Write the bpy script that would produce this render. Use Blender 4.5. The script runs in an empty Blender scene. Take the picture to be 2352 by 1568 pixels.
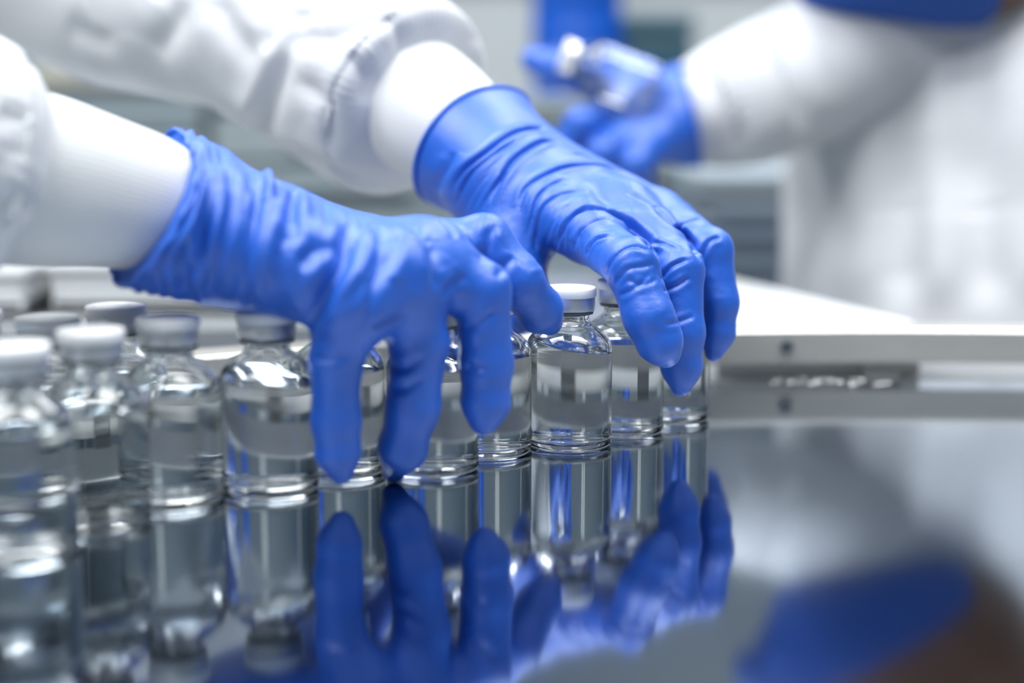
import bpy, bmesh, math, random
import numpy as np
from mathutils import Vector, Matrix
from mathutils.bvhtree import BVHTree

random.seed(7)
rng = np.random.default_rng(7)
scn = bpy.context.scene
COL = scn.collection

# ------------------------------------------------------------------ camera
FPX = 3593.0                       # focal length in pixels of a 2352 px wide frame
CAM_H = 0.1315                     # camera height over the table top (z = 0)
PITCH = math.atan(534.0 / FPX)
SP, CP = math.sin(PITCH), math.cos(PITCH)
cam_d = bpy.data.cameras.new('camera')
cam = bpy.data.objects.new('camera', cam_d)
COL.objects.link(cam)
cam.location = (0, 0, CAM_H)
cam.rotation_euler = (math.pi / 2 - PITCH, 0, 0)
cam_d.sensor_width = 36.0
cam_d.lens = 36.0 * FPX / 2352.0
cam_d.clip_start = 0.01
cam_d.dof.use_dof = True
cam_d.dof.focus_distance = 0.603
cam_d.dof.aperture_fstop = 3.2
scn.camera = cam
# enough bounces for light to pass several filled vials in a row
scn.cycles.max_bounces = 22
scn.cycles.transmission_bounces = 22
scn.cycles.glossy_bounces = 6
scn.cycles.diffuse_bounces = 3

# ------------------------------------------------------------------ world, lights, exposure
vs = scn.view_settings
vs.view_transform = 'Standard'
vs.look = 'None'
vs.gamma = 1.0
vs.use_curve_mapping = False
vs.exposure = 0.0
world = bpy.data.worlds.new('world')
scn.world = world
world.use_nodes = True
world.node_tree.nodes['Background'].inputs[0].default_value = (0.70, 0.84, 1.0, 1)
world.node_tree.nodes['Background'].inputs[1].default_value = 0.03


def area(name, loc, rot, sx, sy, power, col=(1, 1, 1)):
    d = bpy.data.lights.new(name, 'AREA')
    d.shape = 'RECTANGLE'
    d.size = sx
    d.size_y = sy
    d.energy = power
    d.color = col
    o = bpy.data.objects.new(name, d)
    COL.objects.link(o)
    o.location = loc
    o.rotation_euler = rot
    return o


CEIL = 1.75
PANELS = [(-0.85, 0.40, 1.2, 0.6), (0.75, 0.40, 1.2, 0.6), (-0.85, 1.90, 1.2, 0.6), (0.75, 1.90, 1.2, 0.6), (-0.95, -0.60, 1.2, 0.6)]  # last one is added behind the viewpoint to brighten the left vial caps
PW = 32.0
for i, (x, y, sx, sy) in enumerate(PANELS):
    area('ceiling_panel_light', (x, y, CEIL - 0.035), (0, 0, 0), sx * .94, sy * .9, PW, (0.97, 0.985, 1.0))


def P(u, v, D):
    """photo pixel (2352x1568 frame) at depth D metres along the view axis -> world point"""
    xc = (u - 1176.0) / FPX * D
    yc = (784.0 - v) / FPX * D
    return np.array([xc, D * CP + yc * SP, CAM_H - D * SP + yc * CP])


# ------------------------------------------------------------------ materials
def mat(name, col, rough=0.5, metal=0.0, **kw):
    m = bpy.data.materials.new(name)
    m.use_nodes = True
    b = m.node_tree.nodes['Principled BSDF']
    b.inputs['Base Color'].default_value = (*col, 1)
    b.inputs['Roughness'].default_value = rough
    b.inputs['Metallic'].default_value = metal
    for k, v in kw.items():
        b.inputs[k.replace('_', ' ')].default_value = v
    return m


def nodes(m):
    nt = m.node_tree
    return nt, nt.nodes['Principled BSDF']


def add_noise_colour(m, c1, c2, scale=20, stretch=(1, 1, 1), detail=4, bump=0.0, bscale=None, lo=.35, hi=.65):
    nt, b = nodes(m)
    tc = nt.nodes.new('ShaderNodeTexCoord')
    mp = nt.nodes.new('ShaderNodeMapping')
    mp.inputs['Scale'].default_value = stretch
    nt.links.new(tc.outputs['Object'], mp.inputs['Vector'])
    n = nt.nodes.new('ShaderNodeTexNoise')
    n.inputs['Scale'].default_value = scale
    n.inputs['Detail'].default_value = detail
    nt.links.new(mp.outputs['Vector'], n.inputs['Vector'])
    r = nt.nodes.new('ShaderNodeValToRGB')
    r.color_ramp.elements[0].position = lo
    r.color_ramp.elements[1].position = hi
    r.color_ramp.elements[0].color = (*c1, 1)
    r.color_ramp.elements[1].color = (*c2, 1)
    nt.links.new(n.outputs['Fac'], r.inputs['Fac'])
    nt.links.new(r.outputs['Color'], b.inputs['Base Color'])
    if bump:
        n2 = nt.nodes.new('ShaderNodeTexNoise')
        n2.inputs['Scale'].default_value = bscale or scale
        n2.inputs['Detail'].default_value = 6
        nt.links.new(mp.outputs['Vector'], n2.inputs['Vector'])
        bp = nt.nodes.new('ShaderNodeBump')
        bp.inputs['Strength'].default_value = 1.0
        bp.inputs['Distance'].default_value = bump
        nt.links.new(n2.outputs['Fac'], bp.inputs['Height'])
        nt.links.new(bp.outputs['Normal'], b.inputs['Normal'])
    return m


M = {}
# blue nitrile
M['nitrile'] = mat('blue_nitrile', (0.0015, 0.096, 0.53), 0.48, 0.0)
nt, b = nodes(M['nitrile'])
b.inputs['Sheen Weight'].default_value = 0.10
b.inputs['Sheen Roughness'].default_value = 0.45
b.inputs['Sheen Tint'].default_value = (0.65, 0.72, 1, 1)
b.inputs['Specular IOR Level'].default_value = 0.85
b.inputs['Subsurface Weight'].default_value = 0.0
add_noise_colour(M['nitrile'], (0.001, 0.089, 0.51), (0.002, 0.102, 0.56), 60, bump=0.00008, bscale=700)
# white gown cloth
M['gown'] = mat('white_gown_cloth', (0.60, 0.62, 0.65), 0.75)
add_noise_colour(M['gown'], (0.585, 0.605, 0.635), (0.635, 0.65, 0.68), 35, bump=0.0001, bscale=900)
nt, b = nodes(M['gown'])
b.inputs['Sheen Weight'].default_value = 0.15
M['gown_trim'] = mat('white_gown_stitching', (0.72, 0.73, 0.76), 0.8)


def knit_mat():
    m = mat('white_rib_knit', (0.70, 0.715, 0.725), 0.85)
    nt, b = nodes(m)
    uv = nt.nodes.new('ShaderNodeUVMap')
    w = nt.nodes.new('ShaderNodeTexWave')
    w.wave_type = 'BANDS'
    w.bands_direction = 'X'
    w.inputs['Scale'].default_value = 52.0
    w.inputs['Distortion'].default_value = 0.3
    nt.links.new(uv.outputs['UV'], w.inputs['Vector'])
    bp = nt.nodes.new('ShaderNodeBump')
    bp.inputs['Distance'].default_value = 0.00016
    bp.inputs['Strength'].default_value = 0.8
    nt.links.new(w.outputs['Fac'], bp.inputs['Height'])
    nt.links.new(bp.outputs['Normal'], b.inputs['Normal'])
    return m


M['knit'] = knit_mat()
M['cap'] = mat('white_plastic', (0.90, 0.905, 0.905), 0.35)
M['alu'] = mat('brushed_aluminium', (0.88, 0.88, 0.88), 0.42, 1.0)
nt, b = nodes(M['alu'])
b.inputs['Anisotropic'].default_value = 0.5
M['rubber'] = mat('grey_rubber', (0.10, 0.12, 0.14), 0.6)
M['glass'] = mat('clear_glass', (0.985, 0.995, 0.99), 0.0, 0.0, Transmission_Weight=1.0, IOR=1.47)
M['water'] = mat('clear_liquid', (0.99, 0.995, 1.0), 0.0, 0.0, Transmission_Weight=1.0, IOR=1.33)


def steel_table():
    m = mat('polished_steel', (0.40, 0.465, 0.54), 0.1, 1.0)
    nt, b = nodes(m)
    tc = nt.nodes.new('ShaderNodeTexCoord')
    mp = nt.nodes.new('ShaderNodeMapping')
    mp.inputs['Scale'].default_value = (6, 160, 1)
    mp.inputs['Rotation'].default_value = (0, 0, 0.06)
    nt.links.new(tc.outputs['Object'], mp.inputs['Vector'])
    n = nt.nodes.new('ShaderNodeTexNoise')
    n.inputs['Scale'].default_value = 9
    n.inputs['Detail'].default_value = 8
    nt.links.new(mp.outputs['Vector'], n.inputs['Vector'])
    r = nt.nodes.new('ShaderNodeMapRange')
    r.inputs['From Min'].default_value = 0.3
    r.inputs['From Max'].default_value = 0.75
    r.inputs['To Min'].default_value = 0.055
    r.inputs['To Max'].default_value = 0.09
    nt.links.new(n.outputs['Fac'], r.inputs['Value'])
    nt.links.new(r.outputs['Result'], b.inputs['Roughness'])
    bp = nt.nodes.new('ShaderNodeBump')
    bp.inputs['Distance'].default_value = 0.000006
    bp.inputs['Strength'].default_value = 0.5
    nt.links.new(n.outputs['Fac'], bp.inputs['Height'])
    nt.links.new(bp.outputs['Normal'], b.inputs['Normal'])
    return m


M['table'] = steel_table()
M['rail'] = mat('satin_steel', (0.66, 0.65, 0.62), 0.32, 0.45)
add_noise_colour(M['rail'], (0.50, 0.49, 0.455), (0.57, 0.56, 0.525), 18, (1, 1, 6))
M['ring_steel'] = mat('dull_ring_steel', (0.38, 0.40, 0.41), 0.45, 0.8)
M['dark_steel'] = mat('dark_steel', (0.10, 0.12, 0.14), 0.4, 0.8)
M['wall'] = mat('wall_paint', (0.42, 0.46, 0.48), 0.7)
add_noise_colour(M['wall'], (0.40, 0.44, 0.46), (0.44, 0.48, 0.50), 3)
M['slate_wall'] = mat('slate_wall_paint', (0.09, 0.12, 0.145), 0.6)
add_noise_colour(M['slate_wall'], (0.08, 0.11, 0.135), (0.10, 0.13, 0.155), 3)
M['ceil'] = mat('ceiling_tile', (0.70, 0.72, 0.73), 0.8)
add_noise_colour(M['ceil'], (0.66, 0.68, 0.69), (0.74, 0.76, 0.77), 60)
M['floor'] = mat('grey_floor_vinyl', (0.30, 0.34, 0.37), 0.35)
add_noise_colour(M['floor'], (0.27, 0.31, 0.34), (0.33, 0.37, 0.40), 8)


# ------------------------------------------------------------------ object helpers
def tag(o, label=None, cat=None, group=None, kind=None):
    if label:
        o['label'] = label
    if cat:
        o['category'] = cat
    if group:
        o['group'] = group
    if kind:
        o['kind'] = kind
    return o


def empty(name, loc=(0, 0, 0)):
    o = bpy.data.objects.new(name, None)
    o.empty_display_size = 0.02
    o.location = loc
    COL.objects.link(o)
    return o


def mesh_obj(name, verts, faces, m, parent=None, smooth=True, uvs=None):
    me = bpy.data.meshes.new(name)
    if isinstance(faces, np.ndarray):
        va = np.ascontiguousarray(verts, dtype=np.float32)
        fa = np.ascontiguousarray(faces, dtype=np.int32)
        me.vertices.add(len(va))
        me.vertices.foreach_set('co', va.ravel())
        me.loops.add(fa.size)
        me.loops.foreach_set('vertex_index', fa.ravel())
        me.polygons.add(len(fa))
        me.polygons.foreach_set('loop_start', np.arange(0, fa.size, fa.shape[1], dtype=np.int32))
        me.update(calc_edges=True)
    else:
        me.from_pydata([tuple(map(float, v)) for v in verts], [], [tuple(map(int, f)) for f in faces])
    if uvs is not None:
        l = me.uv_layers.new(name='UVMap')
        idx = np.zeros(len(me.loops), dtype=np.int32)
        me.loops.foreach_get('vertex_index', idx)
        l.data.foreach_set('uv', np.asarray(uvs, dtype=np.float32)[idx].ravel())
    me.update()
    if smooth:
        me.polygons.foreach_set('use_smooth', [True] * len(me.polygons))
    me.materials.append(m)
    o = bpy.data.objects.new(name, me)
    COL.objects.link(o)
    if parent is not None:
        o.parent = parent
        o.matrix_parent_inverse = parent.matrix_basis.inverted()
    return o


def bm_obj(name, bm, m, parent=None, smooth=False):
    me = bpy.data.meshes.new(name)
    bmesh.ops.recalc_face_normals(bm, faces=bm.faces)
    bm.to_mesh(me)
    bm.free()
    if smooth:
        me.polygons.foreach_set('use_smooth', [True] * len(me.polygons))
    me.materials.append(m)
    o = bpy.data.objects.new(name, me)
    COL.objects.link(o)
    if parent is not None:
        o.parent = parent
        o.matrix_parent_inverse = parent.matrix_basis.inverted()
    return o


def box_bm(x0, x1, y0, y1, z0, z1, bev=0.0, segs=2, bm=None):
    own = bm is None
    b = bmesh.new()
    bmesh.ops.create_cube(b, size=1.0)
    for v in b.verts:
        v.co.x = x0 if v.co.x < 0 else x1
        v.co.y = y0 if v.co.y < 0 else y1
        v.co.z = z0 if v.co.z < 0 else z1
    if bev:
        bmesh.ops.bevel(b, geom=list(b.edges), offset=bev, segments=segs, affect='EDGES', profile=0.5)
    if own:
        return b
    tmp = bpy.data.meshes.new('tmp')
    b.to_mesh(tmp)
    b.free()
    bm.from_mesh(tmp)
    bpy.data.meshes.remove(tmp)
    return bm


def lathe(prof, seg=64, closed=False):
    """profile of (r,z) from bottom to top -> verts, faces (caps where r == 0)"""
    verts, faces, ring = [], [], []
    for (r, z) in prof:
        if r < 1e-7:
            ring.append([len(verts)])
            verts.append((0, 0, z))
        else:
            s = len(verts)
            for k in range(seg):
                a = 2 * math.pi * k / seg
                verts.append((r * math.cos(a), r * math.sin(a), z))
            ring.append(list(range(s, s + seg)))
    n = len(ring)
    for i in range(n if closed else n - 1):
        A, B = ring[i], ring[(i + 1) % n]
        for k in range(seg):
            k2 = (k + 1) % seg
            if len(A) == 1 and len(B) == 1:
                continue
            if len(A) == 1:
                faces.append((A[0], B[k2], B[k]))
            elif len(B) == 1:
                faces.append((A[k], A[k2], B[0]))
            else:
                faces.append((A[k], A[k2], B[k2], B[k]))
    return verts, faces


def smooth_prof(pts, n=6):
    """Catmull-Rom through 2-D points"""
    pts = [np.array(p, float) for p in pts]
    out = []
    for i in range(len(pts) - 1):
        p0 = pts[max(i - 1, 0)]
        p1, p2 = pts[i], pts[i + 1]
        p3 = pts[min(i + 2, len(pts) - 1)]
        for k in range(n):
            t = k / n
            out.append(0.5 * ((2 * p1) + (-p0 + p2) * t + (2 * p0 - 5 * p1 + 4 * p2 - p3) * t * t + (-p0 + 3 * p1 - 3 * p2 + p3) * t ** 3))
    out.append(pts[-1])
    return out


def copy_tree(o, parent=None):
    c = o.copy()
    COL.objects.link(c)
    if parent is not None:
        c.parent = parent
        c.matrix_parent_inverse = Matrix.Identity(4)
    for ch in list(o.children):
        copy_tree(ch, c)
    return c


# ------------------------------------------------------------------ room
RX0, RX1, RY0, RY1, FZ = -2.6, 2.6, -2.4, 3.2, -0.92


def slab(name, *a):
    o = bm_obj(name, box_bm(*a), M['wall'])
    tag(o, kind='structure')
    return o


o = slab('floor', RX0, RX1, RY0, RY1, FZ - .08, FZ); o.data.materials[0] = M['floor']
tag(o, 'grey vinyl floor of the clean room', 'floor')
o = slab('ceiling', RX0, RX1, RY0, RY1, CEIL, CEIL + .08); o.data.materials[0] = M['ceil']
tag(o, 'pale tiled ceiling above the table', 'ceiling')
tag(slab('wall_back', RX0, RX1, RY1, RY1 + .1, FZ, CEIL), 'blurred grey wall far behind the hands', 'wall')
o = slab('wall_left', RX0 - .1, RX0, RY0, RY1, FZ, CEIL); o.data.materials[0] = M['slate_wall']
tag(o, 'dark slate wall on the left of the room', 'wall')
o = slab('wall_right', RX1, RX1 + .1, RY0, RY1, FZ, CEIL); o.data.materials[0] = M['slate_wall']
tag(o, 'dark slate wall on the right of the room', 'wall')
o = slab('wall_front', RX0, RX1, RY0 - .1, RY0, FZ, CEIL); o.data.materials[0] = M['slate_wall']
tag(o, 'dark slate wall behind the viewpoint', 'wall')
M['lamp_white'] = mat('lamp_diffuser', (0.9, 0.9, 0.9), 0.5)
nt, b = nodes(M['lamp_white'])
b.inputs['Emission Color'].default_value = (1, 0.985, 0.965, 1)
b.inputs['Emission Strength'].default_value = 2.0
for i, (x, y, sx, sy) in enumerate(PANELS):
    r = empty('ceiling_light', (x, y, CEIL))
    tag(r, 'rectangular white light panel in the ceiling, ' + ['above the left table edge', 'above the right table edge', 'far left near the back wall', 'far right near the back wall', 'behind the viewpoint'][i], 'light', 'ceiling light panels')
    bm_obj('diffuser', box_bm(x - sx / 2, x + sx / 2, y - sy / 2, y + sy / 2, CEIL - .03, CEIL - .01), M['lamp_white'], r)
    fb = bmesh.new()
    w = .02
    box_bm(x - sx / 2 - w, x + sx / 2 + w, y - sy / 2 - w, y - sy / 2, CEIL - .034, CEIL, bm=fb)
    box_bm(x - sx / 2 - w, x + sx / 2 + w, y + sy / 2, y + sy / 2 + w, CEIL - .034, CEIL, bm=fb)
    box_bm(x - sx / 2 - w, x - sx / 2, y - sy / 2, y + sy / 2, CEIL - .034, CEIL, bm=fb)
    box_bm(x + sx / 2, x + sx / 2 + w, y - sy / 2, y + sy / 2, CEIL - .034, CEIL, bm=fb)
    bm_obj('frame', fb, M['rail'], r)

# ------------------------------------------------------------------ rotary table and its rail
TC = (0.186, 0.127)
TR = 0.640
tb = empty('rotary_table', (TC[0], TC[1], 0))
tag(tb, 'round polished steel rotary table with raised guide rail carrying the vials', 'table')
v, f = lathe([(0, -.02), (TR - .012, -.02), (TR - .010, -.018), (TR - .010, -.0015), (TR - .0115, 0.0), (TR - .06, 0), (0, 0)], 256)
top = mesh_obj('disc', [(p[0] + TC[0], p[1] + TC[1], p[2]) for p in v], f, M['table'], tb, smooth=False)
v, f = lathe([(TR, .0070), (TR, .0226), (TR + .0012, .0238), (TR + .022, .0238), (TR + .0235, .0226), (TR + .0235, .020), (TR + .003, .020), (TR + .003, .0070)], 256, closed=True)
rail = mesh_obj('guide_rail', [(p[0] + TC[0], p[1] + TC[1], p[2]) for p in v], f, M['rail'], tb, smooth=False)
v, f = lathe([(TR - .004, -.03), (TR - .004, -.004), (TR + .10, -.004), (TR + .10, -.03)], 256, closed=True)
mesh_obj('outer_ring', [(p[0] + TC[0], p[1] + TC[1], p[2]) for p in v], f, M['ring_steel'], tb, smooth=False)
v, f = lathe([(.10, FZ), (.10, -.02), (.05, -.02), (.05, FZ)], 48, closed=True)
mesh_obj('pedestal', [(p[0] + TC[0], p[1] + TC[1], p[2]) for p in v], f, M['rail'], tb)
# spacer blocks holding the rail above the deck and the screws in its face
for k, adeg in enumerate(range(-10, 200, 14)):
    a = math.radians(adeg + 2.0)
    cx, cy = TC[0] + (TR + .013) * math.cos(a), TC[1] + (TR + .013) * math.sin(a)
    sb = box_bm(-.009, .009, -.006, .006, -.004, .0205, .0008, 1)
    bmesh.ops.transform(sb, matrix=Matrix.Translation((cx, cy, 0)) @ Matrix.Rotation(a - math.pi / 2, 4, 'Z'), verts=sb.verts)
    bm_obj('spacer_block', sb, M['rail'], tb)


def ang_at(u, D):
    p = P(u, 777, D)
    return math.atan2(p[1] - TC[1], p[0] - TC[0])


for u in (1792, 2900, -300):
    a = ang_at(u, .786)
    v, f = lathe([(0, .0), (.0012, .0002), (.0016, .0009), (.0030, .0012), (.0032, 0.0004), (.0032, -.001)], 24)
    mtx = Matrix.Translation((TC[0] + TR * math.cos(a), TC[1] + TR * math.sin(a), .0152)) @ Matrix.Rotation(a, 4, 'Z') @ Matrix.Rotation(-math.pi / 2, 4, 'Y')
    mesh_obj('screw', [tuple(mtx @ Vector(q)) for q in v], f, M['dark_steel'], tb)

# ------------------------------------------------------------------ vials
RB = 0.0170
outer = [(0, 0.0009), (.009, .0007), (.0135, 0.0)] + smooth_prof([(.0148, 0.0), (.0163, .0006), (.01695, .0020), (RB, .0040)], 4) + \
    [(RB, .012), (RB, .024), (RB, .037)] + smooth_prof([(.01697, .0388), (.0166, .0408), (.0156, .0430), (.0138, .0451), (.0114, .0469), (.0094, .0483), (.0083, .0497), (.0079, .0510), (.0079, .0522)], 4) + \
    smooth_prof([(.0086, .0530), (.0098, .0537), (.0099, .0550)], 2) + [(.0099, .0565)]
wall_in = smooth_prof([(.0062, .0510), (.0063, .0496), (.0070, .0482), (.0086, .0469), (.0108, .0454), (.0130, .0435), (.0146, .0414), (.0154, .0392), (.0157, .0372)], 4) + [(.0157, .034), (.0157, .012)]
inner = [(.0062, .0565)] + wall_in + smooth_prof([(.0157, .0050), (.0152, .0035), (.0135, .0027)], 4) + [(.008, .0029), (0, .0032)]
WZ = np.array([q[1] for q in wall_in][::-1]); WRAD = np.array([q[0] for q in wall_in][::-1])
vgl, fgl = lathe(outer + inner, 72)
LIQ_TOP = 0.0386


def make_vial(name, tilt=0.0, tdir=0.0, level=LIQ_TOP):
    r = empty(name)
    mesh_obj('glass_body', vgl, fgl, M['glass'], r)
    e = .00010
    lp = [(0, .0032 - e), (.008, .0029 - e), (.0135 + e, .0027 - e)] + smooth_prof([(.0135 + e, .0027 - e), (.0152 + e, .0035), (.0157 + e, .0050)], 4)[1:] + [(.0157 + e, .012), (.0157 + e, .024), (.0157 + e, .0330)]
    n0 = len(lp)
    tops = [.2, .4, .6, .8, .92, 1.0]
    lv, lf = lathe(lp + [(.0157, .034)] * 6 + [(.0150, .0372), (.0142, .0372), (.010, .0372), (.005, .0372), (0, .0372)], 72)
    lv = [list(q) for q in lv]
    base0 = 1 + (n0 - 1) * 72                    # first vertex of the rings that follow the wall up to the level
    for a_i in range(72):
        an = 2 * math.pi * a_i / 72
        ct = math.cos(an - tdir)
        zt = level + tilt * ct
        for k, fr in enumerate(tops):
            z = .0330 + fr * (zt - .0330)
            rr = float(np.interp(z, WZ, WRAD)) + e
            lv[base0 + k * 72 + a_i] = [rr * math.cos(an), rr * math.sin(an), z]
        rt = float(np.interp(zt, WZ, WRAD))
        for k, (fr, dz) in enumerate(((.965, -.0004), (.90, -.0006), (.62, -.0006), (.3, -.0006))):
            lv[base0 + (6 + k) * 72 + a_i] = [rt * fr * math.cos(an), rt * fr * math.sin(an), level + tilt * ct * fr + dz]
    lv[-1] = [0, 0, level - .0006]
    mesh_obj('liquid', lv, lf, M['water'], r)
    v, f = lathe([(.0080, .0524), (.0094, .0526), (.0096, .0535), (.0096, .0560), (.0, .0560)], 64)
    mesh_obj('rubber_stopper', v, f, M['rubber'], r)
    v, f = lathe([(.0086, .0541), (.0099, .0540), (.0101, .0543), (.0101, .0592), (.0099, .0597), (.004, .0598)], 64)
    mesh_obj('crimp_seal', v, f, M['alu'], r)
    v, f = lathe([(.0090, .0593), (.0104, .0593), (.0106, .0596), (.01065, .0622), (.0104, .0629), (.0098, .0631), (.0072, .0631), (.0068, .0628), (.0062, .0628), (.0058, .0631), (.003, .0630), (0, .0630)], 72)
    mesh_obj('flip_cap', v, f, M['cap'], r)
    return r


def vial_at(u, s, yoff=0):
    D = 0.615 / s
    X = (u - 1176.0) / FPX * D
    return X, (D - CAM_H * SP) / CP


VX = [  # centre pixel u, scale of the base against the sharp vial, label
    (54, 1.306, 'blurred capped vial nearest the viewpoint at the left end of the front row'),
    (237, 1.222, 'blurred clear vial second from the left end of the front row'),
    (420, 1.158, 'clear vial third from the left in the front row, under the glove cuff'),
    (634, 1.118, 'clear vial just left of the straight little finger of the near glove'),
    (783, 1.080, 'clear vial seen between the little and ring fingers of the near glove'),
    (990, 1.056, 'clear vial behind the ring and middle fingers of the near glove'),
    (1127, 1.020, 'clear vial right of the middle finger of the near glove'),
    (1306, 0.988, 'sharp clear vial with white cap between the two gloved hands'),
    (1414, 0.958, 'clear vial with its cap half behind the far glove index finger'),
    (1515, 0.925, 'clear vial at the right end of the row below the far glove fingertips'),
]
pos = [vial_at(u, s) for u, s, _ in VX]
back = [(-.155, .531, 'blurred white capped vial in the second row behind the leftmost gap'),
        (-.140, .562, 'blurred white capped vial of the second row nearest the guide rail'),
        (-.186, .546, 'blurred vial of the second row cut by the left picture edge')]
for X, D, l in back:
    pos.append((X, (D - CAM_H * SP) / CP))
    VX.append((0, 0, l))
# push touching vials apart a little so that none intersect
pos = [np.array(p) for p in pos]
for it in range(60):
    for i in range(len(pos)):
        for j in range(i + 1, len(pos)):
            d = pos[j] - pos[i]
            L = np.linalg.norm(d)
            if L < 2 * RB + .0004:
                q = d / L * (2 * RB + .0004 - L) / 2
                pos[i] -= q
                pos[j] += q
proto_flat = make_vial('vial')
proto_tilt = make_vial('vial', .0030, 2.9, .0408)
first = {id(proto_flat): True, id(proto_tilt): True}
VIALS = []
for i, p in enumerate(pos):
    pr = proto_tilt if i in (3, 5, 7) else proto_flat
    if first[id(pr)]:
        o = pr
        first[id(pr)] = False
    else:
        o = copy_tree(pr)
    o.location = (p[0], p[1], 0.0)
    o.rotation_euler = (0, 0, 0 if pr is proto_tilt else random.uniform(0, 6.28))
    tag(o, VX[i][2], 'vial', 'vials standing on the steel table')
    VIALS.append(o)

# ------------------------------------------------------------------ implicit-surface toolkit for gloves
def mm(x):
    return x * 0.001


def smin(a, b, k):
    h = np.maximum(k - np.abs(a - b), 0.0) / k
    return np.minimum(a, b) - h * h * k * 0.25


def cone(Pt, a, b, r1, r2):
    ba = b - a
    t = np.clip(((Pt - a) @ ba) / (ba @ ba), 0, 1)
    q = Pt - a - t[:, None] * ba
    return np.sqrt(np.einsum('ij,ij->i', q, q)) - (r1 + (r2 - r1) * t)


def vnoise(p, seed=0):
    """smooth 3-D value noise, -1..1"""
    i = np.floor(p).astype(np.int64)
    f = p - i
    f = f * f * (3 - 2 * f)

    def h(x, y, z):
        n = (x * 73856093) ^ (y * 19349663) ^ (z * 83492791) ^ (seed * 2654435761)
        n = (n ^ (n >> 13)) * 1274126177
        n = n ^ (n >> 16)
        return (n & 0xffff) / 32767.5 - 1.0
    x, y, z = i[:, 0], i[:, 1], i[:, 2]
    r = 0
    for dx in (0, 1):
        wx = f[:, 0] if dx else 1 - f[:, 0]
        for dy in (0, 1):
            wy = f[:, 1] if dy else 1 - f[:, 1]
            for dz in (0, 1):
                wz = f[:, 2] if dz else 1 - f[:, 2]
                r = r + wx * wy * wz * h(x + dx, y + dy, z + dz)
    return r


def polygonise(field, lo, hi, vox):
    """surface nets; coarse pass picks the blocks worth sampling"""
    lo = np.array(lo) - 2 * vox
    n = np.ceil((np.array(hi) + 2 * vox - lo) / vox).astype(int) + 1
    B = 6
    nb = (n + B - 1) // B
    n = nb * B + 1
    c = np.stack(np.meshgrid(*[np.arange(k) for k in nb], indexing='ij'), -1).reshape(-1, 3)
    cd = field(lo + (c * B + B / 2) * vox)
    keep = c[np.abs(cd) < B * vox * 0.9 + 0.006]
    F = np.full(tuple(n), 1.0, dtype=np.float32)
    # inside blocks that are skipped get a negative value
    ins = c[(cd < 0)]
    for k in ins:
        F[k[0] * B:k[0] * B + B + 1, k[1] * B:k[1] * B + B + 1, k[2] * B:k[2] * B + B + 1] = -1.0
    g = np.stack(np.meshgrid(*[np.arange(B + 1)] * 3, indexing='ij'), -1).reshape(-1, 3)
    CH = 600
    for s in range(0, len(keep), CH):
        kb = keep[s:s + CH]
        ids = (kb[:, None, :] * B + g[None]).reshape(-1, 3)
        F[ids[:, 0], ids[:, 1], ids[:, 2]] = field(lo + ids * vox)
    S = F < 0
    cs = np.zeros(tuple(np.array(F.shape) - 1), dtype=np.int8)
    for dx in (0, 1):
        for dy in (0, 1):
            for dz in (0, 1):
                cs += S[dx:dx + cs.shape[0], dy:dy + cs.shape[1], dz:dz + cs.shape[2]]
    act = np.argwhere((cs > 0) & (cs < 8))
    idx = np.full(cs.shape, -1, dtype=np.int64)
    idx[act[:, 0], act[:, 1], act[:, 2]] = np.arange(len(act))
    acc = np.zeros((len(act), 3))
    cnt = np.zeros(len(act))
    cor = [(0, 0, 0), (1, 0, 0), (0, 1, 0), (1, 1, 0), (0, 0, 1), (1, 0, 1), (0, 1, 1), (1, 1, 1)]
    for a in range(8):
        for b_ in range(a + 1, 8):
            ca, cb = np.array(cor[a]), np.array(cor[b_])
            if np.abs(ca - cb).sum() != 1:
                continue
            fa = F[tuple((act + ca).T)]
            fb = F[tuple((act + cb).T)]
            m = (fa < 0) != (fb < 0)
            t = np.where(m, fa / np.where(m, fa - fb, 1), 0)
            acc += np.where(m[:, None], ca + t[:, None] * (cb - ca), 0)
            cnt += m
    V = lo + (act + acc / cnt[:, None]) * vox
    Q = []
    for ax in range(3):
        o1, o2 = [(1, 2), (2, 0), (0, 1)][ax]
        A = S
        sl0 = [slice(None)] * 3
        sl1 = [slice(None)] * 3
        sl0[ax] = slice(0, -1)
        sl1[ax] = slice(1, None)
        ch = A[tuple(sl0)] != A[tuple(sl1)]
        e = np.argwhere(ch)
        ok = (e[:, o1] > 0) & (e[:, o2] > 0) & (e[:, o1] < cs.shape[o1]) & (e[:, o2] < cs.shape[o2])
        e = e[ok]
        flip = A[tuple(e.T)]
        d1 = np.zeros(3, int); d1[o1] = 1
        d2 = np.zeros(3, int); d2[o2] = 1
        q = np.stack([idx[tuple((e - d1 - d2).T)], idx[tuple((e - d2).T)], idx[tuple(e.T)], idx[tuple((e - d1).T)]], 1)
        q[~flip] = q[~flip][:, ::-1]
        Q.append(q)
    Q = np.concatenate(Q)
    Q = Q[(Q >= 0).all(1)]
    return V, Q


def project(V, field, it=3, e=4e-4):
    for _ in range(it):
        d = field(V)
        g = np.stack([field(V + np.eye(3)[k] * e) - field(V - np.eye(3)[k] * e) for k in range(3)], 1) / (2 * e)
        gg = np.maximum((g * g).sum(1), 0.2)
        step = np.clip(d / gg, -.002, .002)
        V = V - g * step[:, None]
    return V


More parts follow.
